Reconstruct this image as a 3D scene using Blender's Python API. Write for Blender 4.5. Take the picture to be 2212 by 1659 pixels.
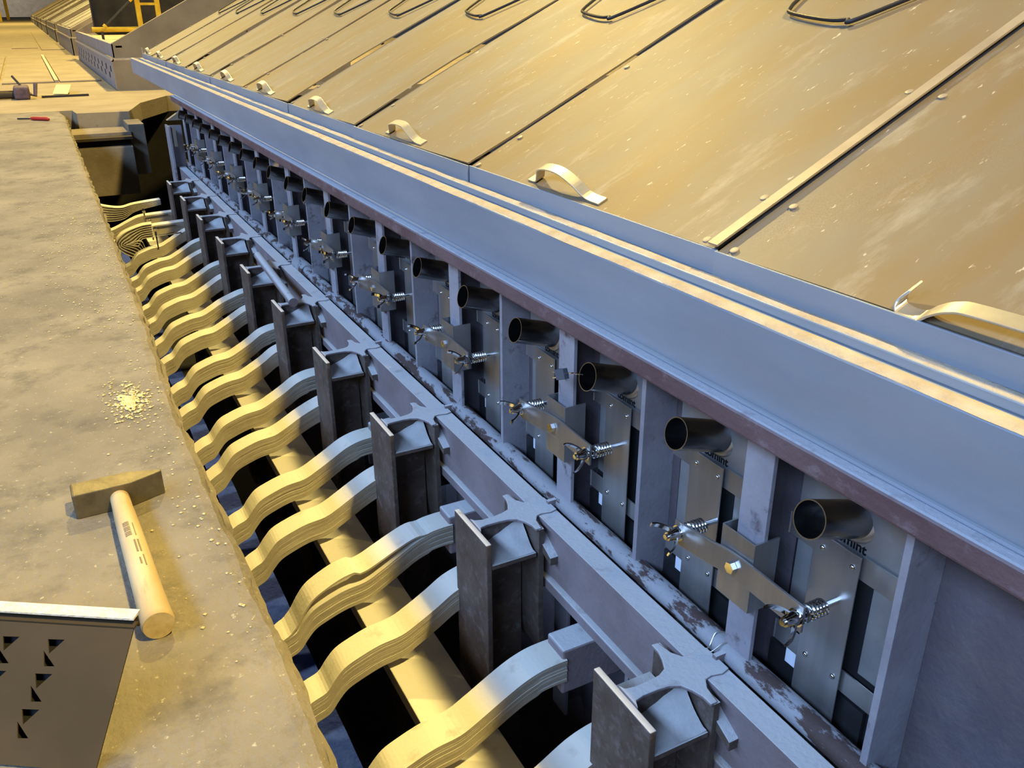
import bpy, bmesh, math, random
from mathutils import Vector, Matrix, noise
random.seed(7)
C = bpy.context.scene
COL = C.collection
for o in list(bpy.data.objects): bpy.data.objects.remove(o)

# ------------------------------------------------------------------ camera
cam_data = bpy.data.cameras.new('camera'); cam = bpy.data.objects.new('camera', cam_data); COL.objects.link(cam)
RIGHT = Vector((0.88431172, -0.46686893, -0.00511791))
DOWN = Vector((-0.19143725, -0.35256624, -0.91599608))
FWD = Vector((0.42584571, 0.81100583, -0.40115456))
M3 = Matrix((RIGHT, -DOWN, -FWD)).transposed()
cam.matrix_world = Matrix.Translation((0, 0, .75)) @ M3.to_4x4()
cam_data.sensor_width = 36.0
cam_data.lens = 36.0 * 1858.1 / 2212.0
cam_data.clip_start = .02; cam_data.clip_end = 400
C.camera = cam
# ------------------------------------------------------------------ world, lights, exposure
C.view_settings.view_transform = 'Standard'
C.view_settings.look = 'None'
C.view_settings.gamma = 1.0
C.view_settings.use_curve_mapping = False
C.view_settings.exposure = 0.0
world = bpy.data.worlds.new('hall_air'); C.world = world; world.use_nodes = True
bg = world.node_tree.nodes['Background']
bg.inputs[0].default_value = (.60, .66, .85, 1); bg.inputs[1].default_value = .055

def area_light(name, loc, target, sx, sy, power, color):
    d = bpy.data.lights.new(name, 'AREA'); d.shape = 'RECTANGLE'; d.size = sx; d.size_y = sy
    d.energy = power; d.color = color
    o = bpy.data.objects.new(name, d); COL.objects.link(o); o.location = loc
    dirv = (Vector(target) - Vector(loc)).normalized()
    q = dirv.to_track_quat('-Z', 'Y'); o.rotation_euler = q.to_euler()
    return o
SODIUM = (1.0, .75, .235)
for x, y, p in ((3.75, -4.0, 2500), (3.75, 13.0, 2900), (-.5, 24.0, 1300), (-.5, 40.0, 2200), (-.5, 62.0, 3200)):
    area_light('high_bay_lamp', (x, y, 11.0), (.4, y + (4 if y < 0 else 0), 0), .55, .55, p, SODIUM)
area_light('far_wall_fill', (-3, 128, 7), (-3, 140, 3), 8, 4, 1700, (.86, .88, 1.0))  # added fill lamp, brightens the far wall; no gate is modelled
# long strip of daylight windows high on the left hall wall
wl = bpy.data.lights.new('daylight_window_strip', 'AREA'); wl.shape = 'RECTANGLE'; wl.size = 24; wl.size_y = 3.0
wl.energy = 4300; wl.color = (.37, .585, 1.0)
wo = bpy.data.objects.new('daylight_window_strip', wl); COL.objects.link(wo)
wo.location = (-11.0, -3.0, 9.4)
zax = (Vector((-11.0, 0, 9.4)) - Vector((.5, 0, -.1))).normalized(); xax = Vector((0, 1, 0)); yax = zax.cross(xax)
wo.matrix_world = Matrix.Translation(wo.location) @ Matrix((xax, yax, zax)).transposed().to_4x4()

# ------------------------------------------------------------------ materials
def lin(c):
    return tuple(((v / 255) / 12.92 if v / 255 <= .04045 else ((v / 255 + .055) / 1.055) ** 2.4) for v in c)

def material(name, base, second=None, nscale=6.0, rough=.6, metal=0.0, dust=None, dust_amount=1.0, bump=0.0, bscale=60.0,
             streak=None, speck=None, wear=None, ramp=(.35, .65), spec=.3, rough_var=.1):
    m = bpy.data.materials.new(name); m.use_nodes = True
    nt = m.node_tree; N = nt.nodes; Lk = nt.links
    b = N['Principled BSDF']
    b.inputs['Roughness'].default_value = rough; b.inputs['Metallic'].default_value = metal
    b.inputs['Specular IOR Level'].default_value = spec
    geo = N.new('ShaderNodeNewGeometry')
    def nz(scale, detail=4.0, vec=None, rgh=.6):
        t = N.new('ShaderNodeTexNoise'); t.inputs['Scale'].default_value = scale; t.inputs['Detail'].default_value = detail
        t.inputs['Roughness'].default_value = rgh
        Lk.new(vec if vec else geo.outputs['Position'], t.inputs['Vector']); return t.outputs['Fac']
    def rampn(src, a, c):
        r = N.new('ShaderNodeMapRange'); r.inputs[1].default_value = a; r.inputs[2].default_value = c; r.clamp = True
        Lk.new(src, r.inputs[0]); return r.outputs[0]
    def mix(f, a, c):
        x = N.new('ShaderNodeMix'); x.data_type = 'RGBA'
        if isinstance(f, float): x.inputs[0].default_value = f
        else: Lk.new(f, x.inputs[0])
        for k, v in ((6, a), (7, c)):
            if isinstance(v, tuple): x.inputs[k].default_value = (*v, 1)
            else: Lk.new(v, x.inputs[k])
        return x.outputs[2]
    def mul(a, k):
        x = N.new('ShaderNodeMath'); x.operation = 'MULTIPLY'
        Lk.new(a, x.inputs[0])
        if isinstance(k, (int, float)): x.inputs[1].default_value = k
        else: Lk.new(k, x.inputs[1])
        return x.outputs[0]
    col = lin(base)
    vec = None
    if streak:
        mp = N.new('ShaderNodeMapping'); mp.inputs['Rotation'].default_value = streak[3] if len(streak) > 3 else (0, 0, 0)
        mp.inputs['Scale'].default_value = streak[:3]
        Lk.new(geo.outputs['Position'], mp.inputs['Vector']); vec = mp.outputs['Vector']
    if second:
        f = rampn(nz(nscale, 6, vec), *ramp)
        col = mix(f, col, lin(second))
    if wear:      # (colour, scale, lo, hi)
        f = rampn(nz(wear[1], 8, vec, .7), wear[2], wear[3]); col = mix(f, col, lin(wear[0]))
    if speck:
        f = rampn(nz(speck[1], 3, vec if len(speck) > 4 else None, .75), speck[2], speck[3]); col = mix(f, col, lin(speck[0]))
    if dust:
        sep = N.new('ShaderNodeSeparateXYZ'); Lk.new(geo.outputs['Normal'], sep.inputs[0])
        f = mul(rampn(sep.outputs[2], .25, .75), mul(rampn(nz(22, 5), .12, .4), dust_amount))
        col = mix(f, col, lin(dust))
        if metal > 0:
            x = N.new('ShaderNodeMath'); x.operation = 'MULTIPLY_ADD'; Lk.new(f, x.inputs[0])
            x.inputs[1].default_value = -metal; x.inputs[2].default_value = metal; x.use_clamp = True
            Lk.new(x.outputs[0], b.inputs['Metallic'])
        x = N.new('ShaderNodeMath'); x.operation = 'MULTIPLY_ADD'; Lk.new(f, x.inputs[0])
        x.inputs[1].default_value = .9 - rough; x.inputs[2].default_value = rough; x.use_clamp = True
        Lk.new(x.outputs[0], b.inputs['Roughness'])
    elif rough_var:
        f = nz(nscale * 2.3, 3, vec)
        x = N.new('ShaderNodeMath'); x.operation = 'MULTIPLY_ADD'; Lk.new(f, x.inputs[0])
        x.inputs[1].default_value = rough_var; x.inputs[2].default_value = rough - rough_var / 2; x.use_clamp = True
        Lk.new(x.outputs[0], b.inputs['Roughness'])
    if isinstance(col, tuple): b.inputs['Base Color'].default_value = (*col, 1)
    else: Lk.new(col, b.inputs['Base Color'])
    if bump:
        bp = N.new('ShaderNodeBump'); bp.inputs['Strength'].default_value = bump; bp.inputs['Distance'].default_value = .01
        Lk.new(nz(bscale, 6), bp.inputs['Height']); Lk.new(bp.outputs[0], b.inputs['Normal'])
    return m
DUST = (200, 200, 200)
M = dict(
    concrete=material('worn_concrete', (122, 114, 102), (148, 138, 120), 3.2, .85, bump=.5, bscale=90, speck=((180, 170, 144), 85, .63, .70), wear=((100, 94, 86), 9, .50, .72)),
    concrete_far=material('dusty_concrete', (160, 146, 120), (142, 128, 104), 2.0, .85, bump=.2, bscale=40, speck=((120, 108, 92), 30, .62, .75)),
    concrete_pit=material('stained_concrete', (146, 134, 116), (120, 108, 92), 4, .9, bump=.3, bscale=50, speck=((150, 140, 122), 45, .66, .74)),
    pit_dark=material('near_black_pit', (40, 38, 36), (26, 25, 25), 5, .95),  # even near-black for pit surfaces, recess and box behind skirt holes
    flex=material('dusty_aluminium_strip', (182, 174, 156), (164, 154, 136), 14, .85, 0, dust=(222, 217, 204), bump=.1, bscale=140, speck=((96, 88, 76), 120, .70, .76)),
    busbar=material('dusty_busbar', (176, 168, 150), None, 8, .85, 0, dust=(222, 217, 204), bump=.15, bscale=110, wear=((150, 136, 108), 70, .62, .70)),
    col=material('dusty_brown_steel', (104, 92, 84), (84, 72, 64), 16, .75, .15, dust=DUST, bump=.25, bscale=150, wear=((122, 112, 108), 40, .52, .7)),
    chan=material('dusty_lilac_steel', (146, 134, 136), (128, 116, 116), 8, .75, .1, dust=DUST, bump=.2, bscale=120),
    dustheap=material('settled_alumina_dust', (204, 203, 202), (190, 189, 188), 30, .95, bump=.15, bscale=160),
    pipe=material('flaking_grey_paint', (160, 160, 164), None, 8, .65, .1, bump=.25, bscale=120, wear=((84, 68, 64), 30, .50, .55), streak=(1, .35, 1)),
    blue=material('blue_girder_light_tint', (30, 56, 165), (44, 72, 178), 30, .8, bump=.8, bscale=70),  # blue base deepened to stand in for blue light missing down there
    web=material('bluish_rolled_steel', (160, 166, 174), (140, 148, 160), 5, .5, .25, streak=(1, .25, 1), wear=((154, 154, 152), 3, .55, .8), bump=.06, bscale=50),
    flange=material('rusty_purple_steel', (122, 100, 100), (104, 80, 80), 9, .7, .15, dust=(176, 180, 188), bump=.3, bscale=90, streak=(1, .6, 1), wear=((142, 124, 126), 40, .55, .72)),
    tandust=material('tan_dust_ridge', (190, 178, 160), (172, 156, 134), 26, .95, bump=.5, bscale=140),
    shell=material('rust_brown_shell', (108, 102, 108), (94, 84, 88), 4, .7, .2, bump=.25, bscale=110, wear=((112, 104, 104), 12, .5, .7)),
    rib=material('greyish_mill_steel', (172, 168, 174), (150, 144, 150), 10, .6, .2, bump=.15, bscale=120, wear=((96, 84, 84), 18, .58, .7)),
    inox=material('brushed_stainless', (196, 192, 188), (178, 176, 174), 30, .38, .88, streak=(1, 1, .08), spec=.5),
    inox_dark=material('dull_stainless', (126, 126, 130), (110, 110, 114), 12, .36, .95, spec=.5),
    tube=material('turned_stainless_tube', (150, 150, 150), (132, 132, 134), 40, .24, 1.0, streak=(.1, 1, 1), spec=.5),
    satin=material('satin_stainless', (176, 176, 176), (160, 160, 162), 18, .5, .7, spec=.5),
    gap_shade=material('gap_shade_backing', (30, 30, 32), None, 8, .8),  # black colour stands in for shade in gaps and behind holes
    chrome=material('bright_zinc', (225, 225, 225), None, 8, .12, 1.0, spec=.5),
    ink=material('black_ink', (16, 16, 18), None, 8, .6),
    paper=material('white_sticker', (214, 220, 232), None, 8, .7),
    hood=material('scuffed_brown_aluminium', (120, 112, 100), (121, 103, 76), 2.0, .55, .1, streak=(1.0, 3.2, 1.0), bump=.05, bscale=40, ramp=(.36, .64),
                  wear=((142, 134, 122), 5, .56, .74), speck=((178, 170, 156), 26, .665, .72, 1)),
    hoodstrip=material('pale_joint_strip', (166, 154, 136), (150, 138, 122), 10, .5, .3),
    alum=material('bare_aluminium', (214, 208, 196), (196, 190, 180), 20, .38, .8, spec=.5),
    darkrod=material('dark_steel_rod', (62, 60, 62), None, 8, .5, .6),
    headsteel=material('worn_hammer_steel', (132, 122, 98), (108, 100, 82), 30, .45, .7, bump=.1, bscale=100),
    wood=material('ash_wood', (212, 190, 148), (190, 164, 120), 24, .6, streak=(1, .2, 1), wear=((160, 134, 98), 30, .62, .76)),
    woodend=material('ash_end_grain', (206, 188, 152), (182, 160, 120), 60, .75),
    print=material('faded_grey_print', (132, 116, 96), None, 8, .8),
    galv=material('dull_galvanised_sheet', (74, 63, 46), (66, 56, 40), 8, .75, 0, spec=.15),
    galv_lit=material('lit_tone_galvanised_lip', (244, 238, 222), (222, 214, 192), 90, .6, 0, bump=.5, bscale=220),  # lip lightened in colour as if lamplit; the face copy stays dark
    crumbs=material('pale_bath_crumbs', (220, 208, 160), (196, 182, 134), 60, .9),
    yellowtone=material('yellow_paint_and_lamp_tint', (206, 172, 40), (180, 146, 30), 10, .6),  # gantry paint, and lamplight tone for the far pillars
    yellowcard=material('pale_yellow_card', (250, 240, 150), None, 8, .8),
    redpaint=material('red_handle', (168, 46, 30), None, 8, .5),
    black=material('black_rubber', (30, 28, 28), None, 8, .6),
    purple=material('dusty_purple_clamp', (104, 86, 96), (80, 66, 74), 30, .7),
    farsteel=material('far_weathered_steel', (140, 128, 108), (120, 108, 92), 2.5, .7, .1),
    farweb=material('far_grey_collar', (150, 150, 156), (136, 136, 142), 2.5, .6, .2),
    farhood=material('far_grey_hood', (160, 152, 138), (134, 126, 116), 1.2, .55, .2),
    crust=material('sandy_crust', (206, 190, 150), (180, 160, 120), 5, .95, bump=.5, bscale=20),
    connector=material('grey_plastic', (92, 96, 104), None, 8, .5),
)

# ------------------------------------------------------------------ mesh builder
class MB:
    def __init__(s): s.v = []; s.f = []; s.smooth = set()
    def add(s, vs, fs, smooth=False):
        n = len(s.v); s.v += [Vector(a) for a in vs]
        for f in fs:
            if smooth: s.smooth.add(len(s.f))
            s.f.append([i + n for i in f])
        return s
    def box(s, x0, x1, y0, y1, z0, z1):
        vs = [(x, y, z) for x in (x0, x1) for y in (y0, y1) for z in (z0, z1)]
        return s.add(vs, [(0, 1, 3, 2), (4, 6, 7, 5), (0, 4, 5, 1), (2, 3, 7, 6), (0, 2, 6, 4), (1, 5, 7, 3)])
    def hexa(s, p):       # eight corners: four of one end, four of the other, in the same order
        return s.add(p, [(3, 2, 1, 0), (4, 5, 6, 7), (0, 1, 5, 4), (1, 2, 6, 5), (2, 3, 7, 6), (3, 0, 4, 7)])
    def slab(s, poly, d): # polygon extruded along vector d
        n = len(poly); d = Vector(d); a = [Vector(p) for p in poly]; b = [p + d for p in a]
        return s.add(a + b, [list(range(n))[::-1], list(range(n, 2 * n))] + [(i, (i + 1) % n, n + (i + 1) % n, n + i) for i in range(n)])
    def sweep(s, path, r, n=10, cap=True, smooth=True, flat=None):
        P = [Vector(p) for p in path]; R = r if isinstance(r, (list, tuple)) else [r] * len(P)
        rings = []; u = None
        for i, p in enumerate(P):
            t = (P[min(i + 1, len(P) - 1)] - P[max(i - 1, 0)]).normalized()
            if u is None:
                u = t.orthogonal().normalized()
            u = (u - t * u.dot(t)).normalized(); w = t.cross(u)
            rings.append([p + (u * math.cos(2 * math.pi * k / n) + w * math.sin(2 * math.pi * k / n)) * R[i] for k in range(n)])
        vs = [q for rg in rings for q in rg]; fs = []
        for i in range(len(P) - 1):
            for k in range(n): fs.append((i * n + k, i * n + (k + 1) % n, (i + 1) * n + (k + 1) % n, (i + 1) * n + k))
        s.add(vs, fs, smooth)
        if cap:
            m = len(s.v) - len(vs)
            s.f.append([m + k for k in range(n)][::-1]); s.f.append([m + (len(P) - 1) * n + k for k in range(n)])
        return s
    def ribbon(s, pts, wdir, w, t, ups=None):   # flat strip: centre line, width direction, width, thickness
        P = [Vector(p) for p in pts]; wd = Vector(wdir).normalized() * (w / 2)
        vs = []; fs = []
        for i, p in enumerate(P):
            tg = (P[min(i + 1, len(P) - 1)] - P[max(i - 1, 0)]).normalized()
            nn = wd.cross(tg).normalized() * t
            vs += [p - wd, p + wd, p + wd - nn, p - wd - nn]
        for i in range(len(P) - 1):
            a = 4 * i; b = a + 4
            for k in range(4): fs.append((a + k, b + k, b + (k + 1) % 4, a + (k + 1) % 4))
        fs += [(3, 2, 1, 0), tuple(4 * (len(P) - 1) + k for k in range(4))]
        return s.add(vs, fs)
    def build(s, name, mat, parent=None, bevel=0.0, recentre=True):
        root = parent
        while root is not None and root.parent is not None: root = root.parent
        off = Vector((0, 0, 0))
        if root is not None: off = Vector(root.location)
        elif recentre:
            off = Vector(((min(v.x for v in s.v) + max(v.x for v in s.v)) / 2, (min(v.y for v in s.v) + max(v.y for v in s.v)) / 2, min(v.z for v in s.v)))
        me = bpy.data.meshes.new(name); me.from_pydata([v - off for v in s.v], [], s.f)
        for i in s.smooth: me.polygons[i].use_smooth = True
        bm = bmesh.new(); bm.from_mesh(me); bmesh.ops.recalc_face_normals(bm, faces=bm.faces); bm.to_mesh(me); bm.free()
        if s.smooth: me.set_sharp_from_angle(angle=math.radians(42))
        me.materials.append(M[mat] if isinstance(mat, str) else mat)
        o = bpy.data.objects.new(name, me); COL.objects.link(o)
        if parent is not None: o.parent = parent
        else: o.location = off
        if bevel:
            md = o.modifiers.new('edge_bevel', 'BEVEL'); md.width = bevel; md.segments = 2; md.limit_method = 'ANGLE'; md.angle_limit = math.radians(40)
        return o
def tag(o, label=None, cat=None, group=None, kind=None):
    if label: o['label'] = label
    if cat: o['category'] = cat
    if group: o['group'] = group
    if kind: o['kind'] = kind
    return o
def thing(name, loc, label, cat, group=None):
    o = bpy.data.objects.new(name, None); o.empty_display_size = .05; COL.objects.link(o); o.location = loc
    return tag(o, label, cat, group)
def dup(root, delta, label=None):
    def cp(o, par):
        c = o.copy(); COL.objects.link(c)
        if par is not None: c.parent = par
        for ch in kids.get(o, ()): cp(ch, c)
        return c
    kids = {}
    for o in COL.objects:
        if o.parent: kids.setdefault(o.parent, []).append(o)
    c = cp(root, None); c.location = Vector(root.location) + Vector(delta)
    if label: c['label'] = label
    return c
ORD = ['nearest', 'second', 'third', 'fourth', 'fifth', 'sixth', 'seventh', 'eighth', 'ninth', 'tenth', 'eleventh', 'twelfth', 'thirteenth', 'fourteenth',
       'fifteenth', 'sixteenth', 'seventeenth', 'eighteenth', 'nineteenth', 'twentieth', 'twenty-first', 'twenty-second']
def nz(*p): return noise.noise(Vector(p))
def spline(pts, n):
    P = [Vector(p) for p in pts]; P = [2 * P[0] - P[1]] + P + [2 * P[-1] - P[-2]]
    out = []
    for i in range(1, len(P) - 2):
        for k in range(n):
            t = k / n; a, b, c, d = P[i - 1:i + 3]
            out.append(.5 * ((2 * b) + (c - a) * t + (2 * a - 5 * b + 4 * c - d) * t * t + (3 * b - a - 3 * c + d) * t ** 3))
    out.append(P[-2]); return out
PITCH = .4745

# ------------------------------------------------------------------ setting: floor slab, pit, far floor
EDGE = [(-1.5, .145), (.9, .146), (1.15, .139), (1.4, .136), (1.7, .129), (2.5, .143), (3.3, .147), (4.2, .151), (7.0, .165), (7.8, .172), (8.0, .15)]
def edge_x(y):
    for (a, xa), (b, xb) in zip(EDGE, EDGE[1:]):
        if y <= b: return xa + (xb - xa) * max(0, (y - a) / (b - a))
    return EDGE[-1][1]
def chipped_slab():
    mb = MB(); rows = []
    ys = [-1.5 + .02 * i for i in range(int(9.6 / .02) + 1)]
    prof = ((-9.0, 0), (-.5, 0), (-.1, 0), (-.022, 0), (-.007, -.003), (.002, -.011), (.004, -.03), (.012, -.036), (.010, -.06), (.0, -.13), (-9.0, -.13))
    for y in ys:
        j = .006 * nz(y * 9, 3, 1) + .003 * nz(y * 34, 1, 8); e = edge_x(y)
        rows.append([(e + dx + (j if dx > -.05 else 0) + (.006 * nz(y * 17, dz * 40, 5) if dz < -.005 and dx > -1 else 0), y, dz + (.0015 * nz(y * 20, dx * 30, 2) if -.05 < dx < .0 else 0)) for dx, dz in prof])
    n = len(prof); vs = [p for r in rows for p in r]; fs = []
    for i in range(len(ys) - 1):
        for k in range(n): fs.append((i * n + k, i * n + (k + 1) % n, (i + 1) * n + (k + 1) % n, (i + 1) * n + k))
    fs += [list(range(n)), [(len(ys) - 1) * n + k for k in range(n)][::-1]]
    return mb.add(vs, fs)
tag(chipped_slab().build('floor', 'concrete', recentre=False), kind='structure')
mb = MB()
mb.slab([(-9, 8.12, 0), (.24, 8.12, 0), (.26, 7.86, 0), (.64, 7.82, 0), (.80, 8.5, 0), (1.10, 9.1, 0), (9, 9.1, 0), (9, 140, 0), (-9, 140, 0)], (0, 0, -.14))
tag(mb.build('floor', 'concrete_far', recentre=False), kind='structure')
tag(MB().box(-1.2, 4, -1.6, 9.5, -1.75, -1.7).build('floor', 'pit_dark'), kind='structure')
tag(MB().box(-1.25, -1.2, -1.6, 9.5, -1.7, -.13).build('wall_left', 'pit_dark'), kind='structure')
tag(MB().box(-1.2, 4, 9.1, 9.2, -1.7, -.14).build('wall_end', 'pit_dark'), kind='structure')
tag(MB().box(-9, 9, 140, 140.3, 0, 9).build('wall_far', 'concrete_far'), kind='structure')

# pit end crossbeam with a ledge and a steel sheet hanging below
t = thing('pit_end_beam', (.32, 7.5, -.56), 'stained concrete block with a ledge closing the far end of the pit', 'concrete block')
MB().box(-.4, .60, 7.42, 7.8, -.16, -.11).build('ledge', 'concrete_pit', t, .004)
MB().box(-.4, .595, 7.33, 7.42, -.155, -.135).build('rail', 'galv', t)
MB().box(-.4, .58, 7.40, 7.75, -.205, -.16).build('recess', 'pit_dark', t)
MB().box(-.4, .585, 7.30, 7.75, -.56, -.205).build('block', 'concrete_pit', t, .004)
MB().box(.585, .70, 7.44, 7.8, -.44, -.06).build('side_pier', 'concrete_pit', t, .004)
# floor cover plates of the aisle
for x0, x1, y0, y1, lab in ((.275, .70, 11.4, 18.1, 'tan floor cover plate beside the perforated skirt of the next pot'),
                            (-.30, .215, 11.4, 18.2, 'tan floor cover plate left of the long aisle seam'),
                            (.29, .72, 21.0, 38, 'distant floor cover plate beside the third pot'),
                            (-.25, .24, 22.0, 38, 'distant floor cover plate in the middle of the aisle'),
                            (-1.6, -.33, 11.4, 18.2, 'floor cover plate at the left picture edge of the aisle')):
    tag(MB().box(x0, x1, y0, y1, .001, .018).build('floor_cover_plate', 'concrete_far', None, .004), lab, 'floor plate', 'aisle floor cover plates')
tag(MB().box(.222, .262, 11.4, 18.2, .001, .03).build('floor_seam_bar', 'hoodstrip'), 'pale raised bar between two aisle floor plates', 'bar')

# ------------------------------------------------------------------ flexible busbars
PROF = [(.06, -.50), (.15, -.478), (.205, -.445), (.238, -.425), (.262, -.414), (.280, -.392), (.300, -.372), (.33, -.359), (.37, -.347), (.415, -.341), (.45, -.325), (.49, -.303), (.53, -.282), (.565, -.271), (.595, -.268), (.617, -.268)]
def flex(y0, label, seed, peel=0, flatter=False, w=.062, bolts=False):
    rnd = random.Random(seed); k1 = rnd.uniform(-.004, .004); k2 = rnd.uniform(-.006, .006)
    if flatter: pr = [(.06, -.40), (.15, -.36), (.24, -.335), (.32, -.30), (.37, -.282), (.42, -.277), (.50, -.274), (.617, -.270)]
    else: pr = [(x + (k2 if .25 < x < .5 else 0), z + k1 * (1 if x < .5 else 0)) for x, z in PROF]
    path = spline([(x, 0, z) for x, z in pr], 4)
    t = thing('flexible_busbar', (.34, y0, -.55), label, 'busbar', 'laminated flexible busbars from the pot to the slab edge')
    nl = 11; th = .0041; mb = MB(); top = MB(); gaps = (rnd.randint(2, 5), rnd.randint(6, 10))
    for i in range(nl):
        pts = []
        for p in path:
            left = max(0, min(1, (.50 - p.x) / .30)); fl = left * max(0, .0005 * i + .0011 * nz(p.x * 9, i * 1.3, seed) * (i > 0) + (.0016 if i in gaps else 0) * (1 if left < 1 else 1))
            d = i * .0045 + fl
            if p.x > .56: d = i * .0042 + (.003 if (i % 3 == 0 and i) else 0)
            z = p.z - d
            if peel and i == 0:
                u = (p.x - .25) / .30
                if 0 < u < 1: z += .030 * math.sin(math.pi * u) ** .6 * (1 if u < .5 else .75)
            pts.append((p.x + (-.004 * i if p.x < .2 else 0), y0 + .0012 * nz(i * 3.1, seed, p.x * 4), z))
        (top if i == 0 else mb).ribbon(pts, (0, -1, 0), w, th)
    mb.build('lamination_stack', 'flex', t)
    o = top.build('top_lamination', 'flex', t)
    if peel: o['label'] = 'buckled top strip lifted off the stack'
    if bolts:
        b = MB(); b.sweep([(.40, y0 - .034, -.24), (.40, y0 - .034, -.35)], .004, 8); b.sweep([(.40, y0 - .038, -.285), (.52, y0 - .038, -.283)], .003, 8)
        b.box(.392, .408, y0 - .042, y0 - .026, -.262, -.25); b.build('clamp_bolt', 'chrome', t)
    return t
k = 0
for i in range(-1, 9):
    yA = 1.008 + PITCH * i; yB = 1.285 + PITCH * i
    if i >= 0:
        lab = f'{ORD[2*i+1]} laminated flexible busbar, counted from the near end of the pit' if i != 1 else 'laminated flexible busbar with its top strip buckled up'
        flex(yA, lab, 10 + i, peel=(i == 1), flatter=(i >= 8), bolts=(i >= 8))
        tag(MB().box(.610, .795, yA - .027, yA + .027, -.345, -.25).build('collector_bar', 'chan', None, .004),
            f'{ORD[i]} dusty square collector bar end standing clear of the columns, from the near end', 'steel bar', 'collector bars')
    lab = f'{ORD[2*i+2]} laminated flexible busbar, counted from the near end of the pit' if i >= 0 else 'laminated flexible busbar lowest in the picture, beside the frontmost column'
    flex(yB, lab, 40 + i, flatter=(i >= 8), bolts=(i >= 7))
    tag(MB().box(.660, .795, yB - .026, yB + .026, -.345, -.25).build('collector_bar', 'chan', None, .004),
        (f'collector bar end behind the {ORD[i+1]} column from the near end'), 'steel bar', 'collector bars')
# curled, disconnected strips at the far end
for q, (yy, hh, lab) in enumerate(((4.72, .12, 'curled bundle of loose aluminium strips hooked back under the slab'), (5.35, .05, 'loose sagging bundle of grey strips at the far pit end'))):
    t = thing('loose_strip_bundle', (.28, yy, -.6), lab, 'metal strips')
    mb = MB()
    for i in range(7):
        o = i * .011
        if q == 0: pts = spline([(.46 - o * .3, yy, -.44), (.36, yy, -.43 + o * .2), (.27 + o, yy - .01, -.40 + o), (.215 + o, yy - .01, -.34), (.25 + o, yy - .01, -.285 - o), (.34, yy, -.255 - o), (.40, yy, -.25 - o)], 6)
        else: pts = spline([(.10, yy, -.20 - o), (.20, yy, -.25 - o * 1.3), (.30, yy, -.275 - o), (.38, yy, -.262 - o * .6), (.52, yy, -.25 - o * .4)], 6)
        mb.ribbon(pts, (0, -1, 0), .06, .003)
    mb.build('strip_stack', 'flex', t)

# busbar, blue girder
tag(MB().box(.394, .511, -.3, 5.7, -.452, -.42).build('riser_busbar', 'busbar', None, .002), 'long flat dusty busbar running under the flexible straps', 'busbar')
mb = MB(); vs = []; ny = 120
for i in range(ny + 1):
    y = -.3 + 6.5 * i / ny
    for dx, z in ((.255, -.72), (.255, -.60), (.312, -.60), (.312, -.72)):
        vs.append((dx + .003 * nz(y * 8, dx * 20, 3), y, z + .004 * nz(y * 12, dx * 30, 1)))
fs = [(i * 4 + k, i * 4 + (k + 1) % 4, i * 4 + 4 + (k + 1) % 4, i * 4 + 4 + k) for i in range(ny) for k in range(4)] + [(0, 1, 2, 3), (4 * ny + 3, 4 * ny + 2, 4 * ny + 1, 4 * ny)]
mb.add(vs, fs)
tag(mb.build('blue_girder', 'blue'), 'blue girder running deep in the pit along the slab edge', 'girder')

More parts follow.
